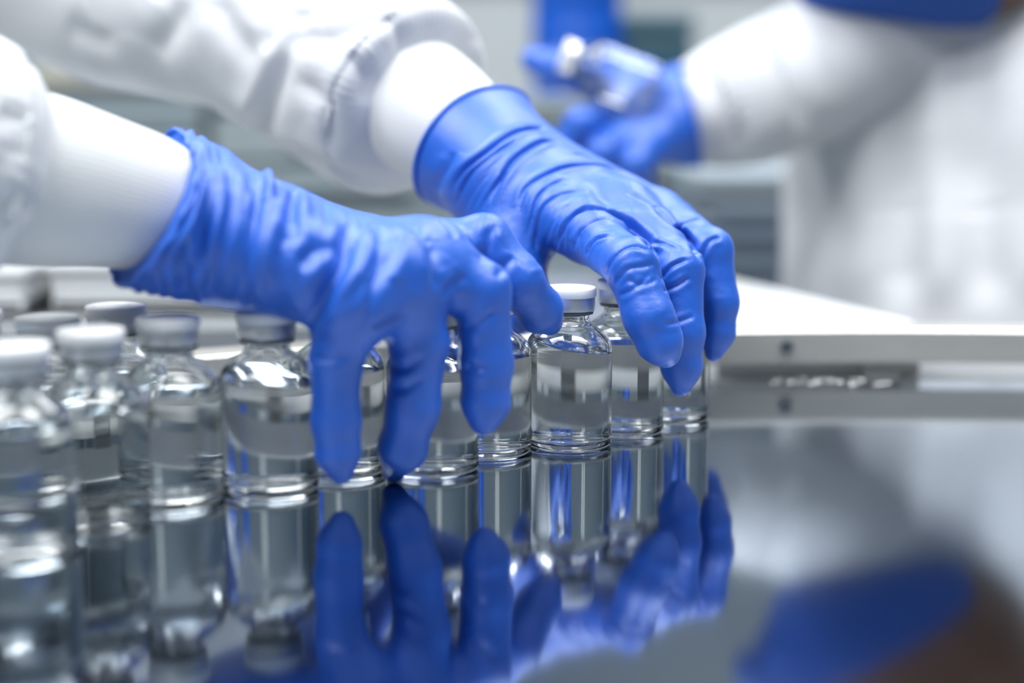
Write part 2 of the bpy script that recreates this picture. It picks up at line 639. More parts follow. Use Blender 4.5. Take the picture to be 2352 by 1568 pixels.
def subdivide(V, Q):
    n = len(V)
    E = np.concatenate([Q[:, [0, 1]], Q[:, [1, 2]], Q[:, [2, 3]], Q[:, [3, 0]]])
    Es = np.sort(E, 1)
    key = Es[:, 0] * n + Es[:, 1]
    uq, inv = np.unique(key, return_inverse=True)
    ev = (V[uq // n] + V[uq % n]) / 2
    fv = V[Q].mean(1)
    m = len(Q)
    e0, e1, e2, e3 = [n + inv[k * m:(k + 1) * m] for k in range(4)]
    c = n + len(uq) + np.arange(m)
    Q2 = np.concatenate([np.stack([Q[:, 0], e0, c, e3], 1), np.stack([e0, Q[:, 1], e1, c], 1), np.stack([c, e1, Q[:, 2], e2], 1), np.stack([e3, c, e2, Q[:, 3]], 1)])
    return np.concatenate([V, ev, fv]), Q2


def relax(V, Q, it=2, lam=.5):
    n = len(V)
    E = np.concatenate([Q[:, [0, 1]], Q[:, [1, 2]], Q[:, [2, 3]], Q[:, [3, 0]]])
    E = np.concatenate([E, E[:, ::-1]])
    cnt = np.bincount(E[:, 0], minlength=n)[:, None]
    for _ in range(it):
        s = np.stack([np.bincount(E[:, 0], weights=V[E[:, 1], k], minlength=n) for k in range(3)], 1)
        V = V + lam * (s / np.maximum(cnt, 1) - V)
    return V


def normals(V, Q):
    d1 = V[Q[:, 2]] - V[Q[:, 0]]
    d2 = V[Q[:, 3]] - V[Q[:, 1]]
    fn = np.cross(d1, d2)
    N = np.zeros_like(V)
    for k in range(4):
        for c in range(3):
            N[:, c] += np.bincount(Q[:, k], weights=fn[:, c], minlength=len(V))
    return N / np.maximum(np.linalg.norm(N, axis=1, keepdims=True), 1e-12)


def strokes_disp(V, Q, N, strokes, gain=1.0):
    """folds: polylines drawn over the photo, dropped on the surface along the view rays,
    then raised or sunk as real relief. stroke = (points, amplitude mm, width mm)"""
    bvh = BVHTree.FromPolygons(V.tolist(), Q.tolist())
    org = Vector((0, 0, CAM_H))
    disp = np.zeros(len(V))
    for pts, amp, w in strokes:
        pl = smooth_prof(pts, 8)
        S3 = []
        for (u, v) in pl:
            d = Vector(P(u, v, 1.0)) - org
            hit = bvh.ray_cast(org, d.normalized(), 5.0)
            if hit[0] is not None:
                S3.append(np.array(hit[0]))
        if len(S3) < 2:
            continue
        S3 = np.array(S3)
        dense = [S3[0]]
        for a, b_ in zip(S3[:-1], S3[1:]):
            L = np.linalg.norm(b_ - a)
            if L > .012:          # jumped across a silhouette
                dense.append(b_)
                continue
            k = max(1, int(L / .0006))
            for j in range(1, k + 1):
                dense.append(a + (b_ - a) * j / k)
        dense = np.array(dense)
        w_, a_ = w * .001, amp * .001 * gain
        lo, hi = dense.min(0) - 4 * w_, dense.max(0) + 4 * w_
        sel = np.where(((V > lo) & (V < hi)).all(1))[0]
        if not len(sel):
            continue
        for s in range(0, len(sel), 4000):
            ss = sel[s:s + 4000]
            dd = np.linalg.norm(V[ss][:, None, :] - dense[None], axis=2)
            j = dd.argmin(1)
            d = dd[np.arange(len(ss)), j]
            t = j / max(1, len(dense) - 1)
            tap = np.clip(np.minimum(t, 1 - t) * 5, 0, 1) ** .7
            pr = -np.exp(-(d / w_) ** 2) + .42 * np.exp(-((d - 2.3 * w_) / (1.5 * w_)) ** 2)
            disp[ss] += a_ * tap * pr
    return disp


def fan(p, q, n, amp, w):
    """n strokes morphing from polyline p to polyline q"""
    out = []
    for k in range(n):
        t = (k + .5) / n
        out.append(([tuple(np.array(a) * (1 - t) + np.array(b_) * t + rng.normal(0, 2.0, 2)) for a, b_ in zip(p, q)], amp * rng.uniform(.6, 1.3), w))
    return out


def build_glove(name, spec, parent, vox, strokes=(), sub=True, wr=1.0, gain=1.0, crumple=0.0):
    J = {k: [P(*q) for q in v] for k, v in spec['fingers'].items()}
    R = spec['radii']
    W = [P(*q) for q in spec['wrist']]            # two wrist axis points
    WR = spec['wrist_r']
    FA = [[P(*q) for q in pr] for pr in spec['forearm']]   # list of pairs going up the arm
    FR = spec['forearm_r']
    T, Bm, Nr = [P(*q) for q in spec['opening']]
    pn = np.cross(Bm - T, Nr - T)
    pn /= np.linalg.norm(pn)
    allp = np.concatenate([np.array(v) for v in J.values()])
    if np.dot(allp.mean(0) - T, pn) < 0:
        pn = -pn
    MK = spec.get('meta_k', .012)

    def field(Pt):
        arm = None
        ca, cb = W
        pr = WR
        for (a, b_), r in zip(FA, FR):
            d = smin(cone(Pt, ca, a, pr, r), cone(Pt, cb, b_, pr, r), .012)
            arm = d if arm is None else smin(arm, d, .010)
            ca, cb, pr = a, b_, r
        palm = arm
        for k in ('index', 'middle', 'ring', 'little'):
            m = J[k][0]
            t = {'index': 0.0, 'middle': .33, 'ring': .66, 'little': 1.0}[k]
            w0 = W[0] * (1 - t) + W[1] * t
            palm = smin(palm, cone(Pt, w0, m, WR * .86, R[k][0]), MK)
        for a, b_, r1, r2 in spec.get('extra', ()):
            palm = smin(palm, cone(Pt, P(*a), P(*b_), r1, r2), .010)
        th = J['thumb']
        palm = smin(palm, cone(Pt, th[0], th[1], R['thumb'][0], R['thumb'][1]), .014)
        out = None
        for k, j in J.items():
            fg = None
            js = j if k != 'thumb' else j[1:]
            rs = R[k] if k != 'thumb' else R[k][1:]
            for a, b_, r1, r2 in zip(js[:-1], js[1:], rs[:-1], rs[1:]):
                d = cone(Pt, a, b_, r1, r2)
                fg = d if fg is None else smin(fg, d, .0035)
            f1 = smin(palm, fg, .009)
            out = f1 if out is None else smin(out, f1, .0012)
        return np.maximum(out, -((Pt - T) @ pn))

    lo = np.minimum(allp.min(0), np.min(W + sum(FA, []), axis=0)) - .040
    hi = np.maximum(allp.max(0), np.max(W + sum(FA, []), axis=0)) + .040
    V, Q = polygonise(field, lo, hi, vox)
    V = project(V, field, 2)
    if sub:
        V, Q = subdivide(V, Q)
        V = project(V, field, 1)
    V = relax(V, Q, 3)
    edge = (V - T) @ pn                     # distance from the opening
    # --- general wrinkles
    N = normals(V, Q)
    ax = (W[0] + W[1]) / 2 - (FA[-1][0] + FA[-1][1]) / 2
    ax /= np.linalg.norm(ax)
    along = (V - (W[0] + W[1]) / 2) @ ax
    perp = V - ((V @ ax)[:, None]) * ax
    warp = vnoise(V * 45, 3) * .010 + vnoise(V * 110, 4) * .003
    q = np.concatenate([perp * 38, ((along + warp) * 130)[:, None]], 1)
    rid = 1 - np.abs(vnoise(q, 5)) * 1.6
    q2 = np.concatenate([perp * 70, ((along + warp * 1.4) * 300)[:, None]], 1)
    rid2 = 1 - np.abs(vnoise(q2, 6)) * 1.6
    wm = np.exp(-np.maximum(along + .005, 0) / .030)           # strong at wrist, fading over the hand
    core = np.clip(edge / .004, 0, 1)
    disp = wr * core * (wm * (mm(1.0) * rid + mm(.45) * rid2) + mm(.10) * vnoise(V * 180, 9))
    # --- creases at finger joints
    for k, j in J.items():
        for ji in range(1, min(len(j) - 1, 3)):
            a = j[ji + 1] - j[ji - 1]
            a = a / np.linalg.norm(a)
            rel = V - j[ji]
            t = rel @ a
            dist = np.linalg.norm(rel, axis=1)
            rr = R[k][ji]
            m = np.exp(-(t / .007) ** 2) * (dist < rr * 1.75)
            pw = vnoise(V * 130, 11 + ji) * .0032
            qq = np.stack([(t + pw) * 330, vnoise(V * 60, 17) * 1.4, np.zeros(len(V)) + ji], 1)
            disp -= wr * m * mm(.22) * np.clip(1 - np.abs(vnoise(qq, 21)) * 3.2, 0, 1)
    if crumple:                              # slack film bunched up towards the opening
        band = np.clip((edge - .0016) / .004, 0, 1) * np.exp(-np.maximum(edge - .006, 0) / .011)
        dg = vnoise(np.stack([(along * 1.0 + (V @ np.array([.35, .1, .9])) * .55) * 210, perp @ np.array([20., 35., 20.]), np.zeros(len(V))], 1), 81)
        disp += crumple * band * (np.abs(dg) * 2 - .55) + crumple * .8 * band * np.maximum(vnoise(V * 95, 82), 0)
    # --- fine crumple of thin film on the fingers
    cr = np.abs(vnoise(V * 210 + 7, 71)) + .6 * np.abs(vnoise(V * 420 + 3, 72))
    disp += mm(.16) * (.5 - cr) * np.clip(along / .05, 0, 1) * (.4 + .6 * np.clip(vnoise(V * 55, 73) + .3, 0, 1))
    if len(strokes):
        disp += strokes_disp(V, Q, N, strokes, gain)
    disp = np.where(edge < .0012, 0, disp)
    V = V + N * disp[:, None]
    V = relax(V, Q, 1, .35)
    g = mesh_obj(name, V, Q, M['nitrile'], parent)
    # --- rolled bead along the opening: trace the cut section
    c0 = (T + Bm) / 2
    e1 = (T - Bm) / np.linalg.norm(T - Bm)
    e2 = np.cross(pn, e1)
    cen = None
    ring = []
    for k in range(128):
        a = 2 * math.pi * k / 128
        dvec = e1 * math.cos(a) + e2 * math.sin(a)
        lo_, hi_ = 0.0, .075
        for _ in range(18):
            mid = (lo_ + hi_) / 2
            if field((c0 + dvec * mid + pn * .0012)[None])[0] < 0:
                lo_ = mid
            else:
                hi_ = mid
        ring.append((c0 + dvec * (lo_ + .0001), dvec))
    return g, ring, pn


def tube_ring(name, ring, rad, m, parent, pn, wob=0.0, seg=10):
    vs_, fs = [], []
    n = len(ring)
    for i, (c, d) in enumerate(ring):
        off = pn * wob * math.sin(i * .9) + d * wob * .6 * math.sin(i * 1.7 + 1)
        for k in range(seg):
            a = 2 * math.pi * k / seg
            vs_.append(c + off + d * rad * math.cos(a) + pn * rad * math.sin(a))
    for i in range(n):
        for k in range(seg):
            i2, k2 = (i + 1) % n, (k + 1) % seg
            fs.append((i * seg + k, i2 * seg + k, i2 * seg + k2, i * seg + k2))
    return mesh_obj(name, vs_, fs, m, parent)


def loft(name, path, m, parent, nu=120, nv=160, strokes=(), wrinkle=None, cap_end=False, gain=1.0):
    """tube through (u,v,D, rx, ry): rx across in the picture plane, ry in depth (mm)"""
    C = np.array([P(*p[:3]) for p in path])
    Rr = np.array([p[3:5] for p in path], float) * .001
    cs = smooth_prof([np.concatenate([c, r]) for c, r in zip(C, Rr)], 24)
    cs = np.array(cs)
    L = np.concatenate([[0], np.cumsum(np.linalg.norm(np.diff(cs[:, :3], axis=0), axis=1))])
    tt = np.linspace(0, L[-1], nu)
    S = np.stack([np.interp(tt, L, cs[:, k]) for k in range(5)], 1)
    tan = np.gradient(S[:, :3], axis=0)
    tan /= np.linalg.norm(tan, axis=1, keepdims=True)
    view = np.array([0, CP, -SP])
    n1 = np.cross(tan, view)
    n1 /= np.linalg.norm(n1, axis=1, keepdims=True)
    n2 = np.cross(n1, tan)
    an = np.arange(nv) / nv * 2 * math.pi
    V = (S[:, None, :3] + n1[:, None] * (S[:, 3, None] * np.cos(an))[..., None] + n2[:, None] * (S[:, 4, None] * np.sin(an))[..., None]).reshape(-1, 3)
    UV = np.stack([np.tile(np.arange(nv) / nv, nu), np.repeat(tt / L[-1], nv)], 1)
    ii, kk = np.meshgrid(np.arange(nu - 1), np.arange(nv), indexing='ij')
    k2 = (kk + 1) % nv
    Q = np.stack([ii * nv + kk, ii * nv + k2, (ii + 1) * nv + k2, (ii + 1) * nv + kk], -1).reshape(-1, 4)
    N = normals(V, Q)
    cen = np.repeat(S[:, :3], nv, 0)
    if np.mean(np.einsum('ij,ij->i', N, V - cen)) < 0:
        Q = Q[:, ::-1]
        N = -N
    disp = np.zeros(len(V))
    if wrinkle is not None:
        disp += wrinkle(V, np.repeat(tt, nv), np.tile(np.arange(nv) / nv * 2 * math.pi, nu))
    V = V + N * disp[:, None]
    if len(strokes):
        N = normals(V, Q)
        V = V + N * strokes_disp(V, Q, N, strokes, gain)[:, None]
        V = relax(V, Q, 1, .3)
    return mesh_obj(name, V, Q, m, parent, uvs=UV)


# ------------------------------------------------------------------ the worker whose two arms reach in from the left
worker = empty('person', tuple(P(-250, 500, .62)))
tag(worker, 'worker in a white gown and blue gloves reaching over the vials', 'person')

NEAR = dict(
    fingers=dict(
        index=[(968, 588, .575), (1112, 554, .574), (1190, 645, .573), (1240, 712, .586), (1262, 740, .592)],
        middle=[(962, 597, .546), (1106, 670, .548), (1118, 835, .553), (1115, 928, .555), (1110, 968, .555)],
        ring=[(905, 640, .530), (963, 784, .540), (948, 935, .5445), (924, 1030, .5500), (905, 1079, .5560)],
        little=[(822, 690, .520), (772, 826, .524), (771, 965, .529), (776, 1040, .532), (784, 1084, .534)],
        thumb=[(640, 560, .560), (800, 640, .600), (940, 692, .634), (1040, 735, .646)]),
    radii=dict(index=(.0106, .0098, .0091, .0084, .0050), middle=(.0109, .0100, .0091, .0083, .0047), ring=(.0109, .0099, .0091, .0083, .0045),
               little=(.0107, .0084, .0080, .0073, .0042), thumb=(.0145, .0120, .0105, .0085)),
    wrist=[(540, 538, .553), (545, 558, .528)], wrist_r=.0190,
    forearm=[[(415, 470, .550), (400, 512, .525)], [(250, 428, .545), (235, 474, .518)]], forearm_r=[.0213, .0236],
    opening=[(420, 332, .536), (275, 612, .530), (424, 472, .506)],
    extra=[((650, 592, .520), (800, 672, .518), .0134, .0112), ((822, 682, .520), (905, 634, .530), .0102, .0106), ((905, 640, .530), (962, 602, .548), .0111, .0109), ((962, 602, .548), (968, 588, .575), .0109, .0106),
           ((930, 655, .532), (985, 640, .542), .0100, .0100), ((1000, 596, .550), (1010, 588, .560), .0095, .0095)],
)
FAR = dict(
    fingers=dict(
        index=[(1342, 532, .646), (1448, 610, .604), (1490, 728, .599), (1516, 785, .600), (1530, 812, .604)],
        middle=[(1432, 492, .664), (1560, 622, .628), (1566, 765, .625), (1565, 845, .628), (1564, 886, .629)],
        ring=[(1508, 500, .681), (1633, 574, .648), (1652, 695, .646), (1648, 765, .647), (1640, 808, .647)],
        little=[(1545, 520, .695), (1628, 600, .684), (1640, 700, .692), (1632, 758, .694)],
        thumb=[(1160, 440, .690), (1178, 560, .668), (1196, 660, .655), (1196, 722, .652)]),
    radii=dict(index=(.0108, .0099, .0094, .0085, .0055), middle=(.0130, .0096, .0088, .0078, .0042), ring=(.0108, .0088, .0078, .0068, .0040),
               little=(.0095, .0080, .0072, .0058), thumb=(.017, .0135, .0110, .0085)),
    wrist=[(1140, 410, .690), (1160, 365, .716)], wrist_r=.0215,
    forearm=[[(1070, 345, .712), (1095, 305, .734)], [(1005, 295, .726), (1030, 255, .750)]], forearm_r=[.0255, .0270],
    opening=[(1185, 212, .722), (998, 440, .718), (1012, 300, .695)],
    extra=[((1400, 545, .645), (1470, 545, .652), .0085, .0085), ((1500, 545, .655), (1560, 545, .662), .0080, .0080)],
)
NEAR_ST = [
    ([(602, 398), (597, 452), (581, 528), (570, 604), (564, 701)], .9, 2.0),
    ([(684, 425), (673, 479), (678, 533), (660, 590)], .9, 1.8),
    ([(640, 410), (632, 470), (610, 540), (600, 620), (605, 690)], .6, 1.6),
    ([(797, 533), (792, 593), (754, 658), (727, 712), (711, 750)], 1.0, 2.4),
    ([(868, 517), (873, 571), (835, 647), (770, 717)], .7, 2.2),
    ([(900, 517), (902, 582), (862, 647), (846, 701), (819, 760)], .6, 1.8),
    ([(684, 604), (722, 580), (760, 575)], .4, 2.4),
    ([(640, 560), (672, 545), (700, 560), (705, 610)], .35, 2.0),
    ([(700, 700), (690, 640), (700, 590)], .35, 1.8),
    ([(716, 822), (755, 826), (800, 812)], .5, 1.4),
    ([(852, 752), (890, 735), (938, 717)], .7, 1.6),
    ([(895, 842), (930, 845), (976, 820)], .6, 1.5),
    ([(900, 891), (935, 890), (971, 869)], .5, 1.4),
    ([(1068, 842), (1090, 845), (1116, 840)], .7, 1.6),
    ([(1068, 752), (1100, 742), (1139, 712)], .6, 1.6),
    ([(1014, 672), (1040, 655), (1070, 632)], .6, 1.7),
    ([(1009, 503), (1030, 520), (1047, 546)], .5, 1.5),
    ([(1100, 600), (1118, 570), (1124, 540), (1140, 515)], .5, 1.6),
    ([(1140, 640), (1160, 610), (1180, 590)], .5, 1.5),
    ([(740, 452), (748, 500), (742, 560)], .4, 1.5),
    ([(800, 478), (806, 510), (800, 540)], .4, 1.3),
    ([(820, 482), (830, 520), (826, 560)], .35, 1.2),
    ([(940, 515), (965, 545), (990, 560)], .5, 1.6),
]
NEAR_ST += [([(608, 404), (612, 440), (606, 470)], -2.2, 2.0), ([(688, 430), (692, 470), (690, 520)], -1.3, 2.0), ([(486, 380), (484, 450), (462, 540), (420, 640)], -1.8, 2.6), ([(448, 350), (458, 430), (432, 520), (360, 600)], -1.2, 2.0)]
NEAR_ST += fan([(505, 385), (520, 460), (500, 560), (470, 660)], [(580, 400), (570, 470), (560, 560), (540, 690)], 5, .7, 1.6)
NEAR_ST += fan([(450, 370), (465, 450), (430, 540), (370, 620)], [(495, 385), (490, 460), (470, 560), (430, 660)], 4, 1.2, 1.6)
NEAR_ST += fan([(780, 600), (760, 660), (735, 720)], [(870, 590), (840, 660), (800, 740)], 4, .2, 1.2)
FAR_ST = [
    ([(1038, 436), (1068, 390), (1119, 349), (1186, 303), (1252, 295)], 1.1, 2.0),
    ([(1046, 470), (1080, 405), (1130, 360), (1190, 322)], .6, 1.5),
    ([(1124, 466), (1150, 415), (1186, 364), (1247, 326), (1288, 329)], 1.0, 1.9),
    ([(1191, 480), (1206, 436), (1247, 405), (1308, 382), (1385, 382), (1451, 405), (1497, 431)], 1.0, 1.7),
    ([(1216, 540), (1232, 461), (1267, 425), (1308, 410)], .7, 1.5),
    ([(1227, 580), (1237, 507), (1257, 466), (1298, 441), (1349, 443)], .6, 1.4),
    ([(1278, 560), (1308, 505), (1344, 484), (1390, 482), (1431, 502), (1487, 560)], .9, 1.9),
    ([(1318, 570), (1330, 535), (1369, 507), (1405, 503)], .6, 1.5),
    ([(1344, 585), (1369, 550), (1410, 538)], .6, 1.4),
    ([(1390, 628), (1415, 589), (1451, 568), (1490, 580)], .4, 1.3),
    ([(1410, 655), (1440, 620), (1475, 612), (1502, 606)], .3, 1.3),
    ([(1420, 680), (1461, 660), (1490, 632)], .28, 1.2),
    ([(1440, 640), (1475, 655), (1510, 640)], .25, 1.2),
    ([(1492, 558), (1525, 562), (1560, 575)], .5, 1.5),
    ([(1517, 640), (1543, 612), (1579, 596)], .6, 1.4),
    ([(1522, 668), (1555, 655), (1585, 636)], .5, 1.4),
    ([(1525, 745), (1560, 738), (1595, 725)], .35, 1.3),
    ([(1512, 477), (1543, 517), (1575, 545), (1600, 580)], .8, 1.8),
    ([(1553, 530), (1594, 506), (1630, 500)], .5, 1.4),
    ([(1612, 594), (1630, 556), (1655, 544)], .5, 1.4),
    ([(1440, 440), (1480, 460), (1515, 480)], .5, 1.8),
    ([(1300, 350), (1350, 360), (1420, 385)], .5, 1.7),
]
FAR_ST += fan([(1240, 590), (1262, 520), (1290, 475), (1340, 455)], [(1300, 568), (1312, 520), (1335, 490), (1370, 478)], 7, .32, 1.0)
FAR_ST += fan([(1060, 480), (1090, 430), (1130, 390)], [(1110, 490), (1140, 430), (1180, 385)], 3, .3, 1.4)

NEAR_BIG = [
    ([(800, 515), (798, 575), (765, 640), (735, 700), (718, 745)], 1.5, 3.4),
    ([(690, 620), (715, 590), (750, 575), (785, 580)], .7, 3.4),
    ([(872, 520), (884, 580), (858, 650), (840, 705)], .9, 3.0),
    ([(990, 560), (1000, 620), (1006, 665)], 1.0, 2.6),
    ([(680, 440), (668, 490), (650, 545), (640, 600), (645, 660)], 1.2, 2.6),
    ([(600, 420), (590, 480), (575, 560), (570, 640)], 1.1, 2.6),
    ([(500, 395), (500, 470), (470, 570), (430, 640)], 1.5, 2.6),
    ([(880, 560), (905, 600), (900, 650)], -.8, 4.0),
    ([(930, 540), (965, 580), (985, 640)], -.6, 4.0),
]
FAR_BIG = [
    ([(1390, 484), (1431, 505), (1480, 552), (1515, 590)], 1.4, 2.2),
    ([(1500, 470), (1540, 515), (1580, 552), (1612, 600)], 1.3, 2.0),
    ([(1330, 420), (1350, 450), (1352, 480)], -.9, 4.5),
    ([(1325, 565), (1332, 530), (1362, 508), (1400, 500)], .8, 1.8),
    ([(1000, 430), (1030, 380), (1040, 350)], .7, 2.6),
]
near_glove, near_ring, near_pn = build_glove('glove', NEAR, worker, .0012, NEAR_ST + NEAR_BIG, wr=.8, gain=1.5, crumple=mm(2.0))
near_glove['label'] = 'blue nitrile glove with crumpled cuff on the nearer hand'
bd = tube_ring('rolled_edge', near_ring, .0011, M['nitrile'], near_glove, near_pn, wob=.0006)
far_glove, far_ring, far_pn = build_glove('glove', FAR, worker, .0012, [(p_, a_, max(.85, w_ * .62)) for p_, a_, w_ in FAR_ST] + FAR_BIG, wr=.34, gain=1.7)
far_glove['label'] = 'blue nitrile glove with smooth rolled edge on the farther hand'
tube_ring('rolled_edge', far_ring, .0013, M['nitrile'], far_glove, far_pn)

# knit cuffs and sleeves
def knit_wr(V, t, a):
    return mm(.35) * vnoise(V * 60, 31) + mm(.06) * np.sin(a * 90)


c1 = loft('knit_cuff', [(500, 522, .545, 14, 15), (430, 495, .538, 18, 19), (345, 468, .530, 22.8, 23.5), (220, 440, .520, 25.5, 26), (110, 420, .511, 28, 28), (10, 402, .504, 29, 29), (-80, 385, .497, 29, 29)], M['knit'], worker, 110, 360, wrinkle=knit_wr)
c2 = loft('knit_cuff', [(1140, 368, .705, 18, 18), (1092, 325, .724, 24.5, 24), (1040, 296, .738, 28.5, 28), (985, 260, .7515, 31.5, 31), (930, 222, .764, 32.5, 32), (880, 195, .774, 32, 32)], M['knit'], worker, 110, 360, wrinkle=knit_wr)


def gather(t0, n, amp, decay, big):
    def w(V, t, a):
        d = np.exp(-np.maximum(t - t0, 0) / decay)
        ph = vnoise(np.stack([np.cos(a) * 3, np.sin(a) * 3, t * 8], 1), 41) * 2.5
        d = d * np.clip(t / t0, 0, 1) ** 2
        return amp * d * np.sin(a * n + ph) + big * vnoise(V * np.array([16, 16, 16]), 43) + big * .45 * vnoise(V * 38, 44)
    return w


SL_FAR = [
    ([(690, 0), (640, 110), (600, 200), (565, 270)], -2.5, 6.0),
    ([(700, 20), (655, 130), (612, 230), (590, 300)], 3.5, 6.0),
    ([(610, 120), (650, 60), (720, 20)], 2.0, 6.0),
    ([(350, 120), (400, 60), (420, 0)], 2.5, 7.0),
    ([(240, 60), (230, 90), (150, 60)], 2.0, 7.0),
    ([(500, 0), (540, 80), (590, 140)], 2.0, 6.0),
    ([(660, 80), (760, 90), (850, 50), (920, 40)], 2.0, 5.0),
    ([(680, 180), (740, 230), (760, 300), (755, 350)], 1.8, 4.5),
    ([(800, 120), (840, 180), (830, 240)], 1.6, 4.0),
    ([(880, 30), (920, 90), (900, 130)], 1.4, 3.5),
    ([(640, 330), (740, 370), (860, 430)], 1.2, 3.5),
    ([(1090, 90), (1105, 60), (1140, 90), (1150, 140)], 1.6, 3.5),
]
s2 = loft('sleeve', [(966, 250, .7567, 30, 29.5), (960, 247, .7580, 37, 36), (953, 243, .7595, 43.5, 42.5), (943, 237, .7615, 48, 46.5), (925, 226, .765, 50.5, 49), (880, 200, .772, 51.5, 49), (815, 168, .782, 50.5, 48), (660, 90, .805, 49, 46), (480, 40, .835, 47, 45), (250, -10, .875, 49, 46), (0, -130, .92, 53, 50), (-300, -300, .98, 58, 56)], M['gown'], worker, 320, 400, SL_FAR, gather(.006, 84, mm(.32), .010, mm(2.6)), gain=1.3)
s1 = loft('sleeve', [(12, 402, .5043, 28.5, 28.5), (9, 401, .504, 33, 32.5), (2, 399, .5034, 36.5, 35.5), (-20, 394, .502, 39.5, 38.5), (-70, 383, .498, 41.5, 40.5), (-220, 350, .487, 44, 43), (-500, 280, .470, 46, 45), (-900, 180, .448, 50, 50)], M['gown'], worker, 200, 240, [([(0, 250), (40, 275), (75, 262)], 2.0, 4.0), ([(0, 490), (30, 480), (70, 440)], 2.0, 4.0), ([(10, 330), (50, 340), (85, 330)], 1.5, 4.0)], gather(.005, 56, mm(.4), .009, mm(2.2)))

# ------------------------------------------------------------------ things behind the rail
M['deck'] = mat('white_laminate', (0.72, 0.74, 0.75), 0.35)
add_noise_colour(M['deck'], (0.70, 0.72, 0.73), (0.75, 0.77, 0.78), 6)
M['deck_steel'] = mat('satin_deck_steel', (0.45, 0.48, 0.50), 0.35, 0.7)
M['cab'] = mat('painted_cabinet', (0.25, 0.305, 0.335), 0.5)
M['cab_light'] = mat('light_cabinet_panel', (0.31, 0.365, 0.39), 0.5)
M['cab_dark'] = mat('slate_drawer_front', (0.16, 0.21, 0.27), 0.45)
M['slate_mid'] = mat('slate_panel', (0.19, 0.235, 0.28), 0.5)
M['slate_light'] = mat('pale_slate_panel', (0.27, 0.32, 0.36), 0.5)
M['beige'] = mat('beige_worktop', (0.50, 0.49, 0.42), 0.5)
M['drum'] = mat('blue_plastic', (0.004, 0.075, 0.42), 0.35)
M['teal'] = mat('dark_teal_plastic', (0.02, 0.07, 0.10), 0.4)
M['slate_glass'] = mat('dark_partition_panel', (0.07, 0.10, 0.125), 0.4)  # for the panels added so the table reflects something dark
M['mask'] = mat('blue_mask_cloth', (0.010, 0.075, 0.36), 0.7)
M['skin'] = mat('brown_skin', (0.15, 0.075, 0.045), 0.5)
M['hair'] = mat('blue_hair_cover', (0.03, 0.12, 0.38), 0.7)
M['eye'] = mat('eye_white', (0.7, 0.7, 0.68), 0.2)
M['pupil'] = mat('dark_iris', (0.02, 0.012, 0.01), 0.2)

# side deck outside the rail on the right
def prism(name, pts, z0, z1, m, parent=None):
    n = len(pts)
    v = [(x, y, z0) for x, y in pts] + [(x, y, z1) for x, y in pts]
    f = [tuple(range(n))[::-1], tuple(range(n, 2 * n))] + [(i, (i + 1) % n, n + (i + 1) % n, n + i) for i in range(n)]
    return mesh_obj(name, v, f, m, parent, smooth=False)


def on_plane(u, v, z):
    D = FPX * (CAM_H - z) / (CP * (v - 250.0))
    p = P(u, v, D)
    return (p[0], p[1])


dk = empty('side_counter', (.45, .85, -.92))
tag(dk, 'white laminate counter just outside the guide rail on the right', 'counter')
arc = []
for k in range(10):
    a = math.radians(88 + k * 1.0)
    arc.append((TC[0] + (TR + .0265) * math.cos(a), TC[1] + (TR + .0265) * math.sin(a)))
far_edge = [on_plane(u, v, .0225) for u, v in ((1655, 634), (1690, 641), (2080, 733))]
prism('worktop', arc + far_edge, -.004, .0225, M['deck'], dk)
bm_obj('leg', box_bm(.13, .15, .81, .83, FZ, -.005, .003), M['rail'], dk)
bm_obj('leg', box_bm(.13, .15, .92, .94, FZ, -.005, .003), M['rail'], dk)

# trays on the far left beyond the rail
def tray(name, u0, u1, vtop, vbot, D, dep, label, m):
    a, b_ = P(u0, vbot, D), P(u1, vbot, D)
    t = P(u0, vtop, D)
    y0 = a[1]
    r = empty(name, ((a[0] + b_[0]) / 2, y0 + dep / 2, a[2]))
    tag(r, label, 'tray')
    bm_ = bmesh.new()
    z0, z1 = a[2], t[2]
    w = .006
    box_bm(a[0], b_[0], y0, y0 + dep, z0, z0 + w, .001, 1, bm=bm_)
    bm_obj('tray_floor', bm_, m, r)
    for (x0, x1, ya, yb) in ((a[0], b_[0], y0, y0 + w), (a[0], b_[0], y0 + dep - w, y0 + dep), (a[0], a[0] + w, y0 + w, y0 + dep - w), (b_[0] - w, b_[0], y0 + w, y0 + dep - w)):
        bm_obj('tray_wall', box_bm(x0, x1, ya, yb, z0, z1, .002, 2), m, r)
    bm_obj('lid', box_bm(a[0] - .003, b_[0] + .003, y0 - .003, y0 + dep + .003, z1 + .0005, z1 + .006, .002, 2), m, r)
    return r


tray('storage_tray', 120, 700, 628, 712, .90, .16, 'pale lidded plastic tray under the near white cuff', M['deck'])
tray('storage_tray', -420, 55, 640, 716, .88, .16, 'pale lidded plastic tray cut by the left picture edge', M['deck'])
lz = P(0, 716, .9)[2]
lb = empty('side_table', (-.25, .95, FZ))
tag(lb, 'grey steel side table carrying the pale trays on the left', 'table')
prism('table_top', [(-.62, .80), (-.30, .80), (.06, .86), (.06, 1.10), (-.62, 1.10)], lz - .022, lz - .001, M['deck_steel'], lb)
for x, y in ((-.58, .84), (-.58, 1.06), (.02, 1.06), (.02, .90)):
    bm_obj('leg', box_bm(x - .015, x + .015, y - .015, y + .015, FZ, lz - .022, .002), M['rail'], lb)


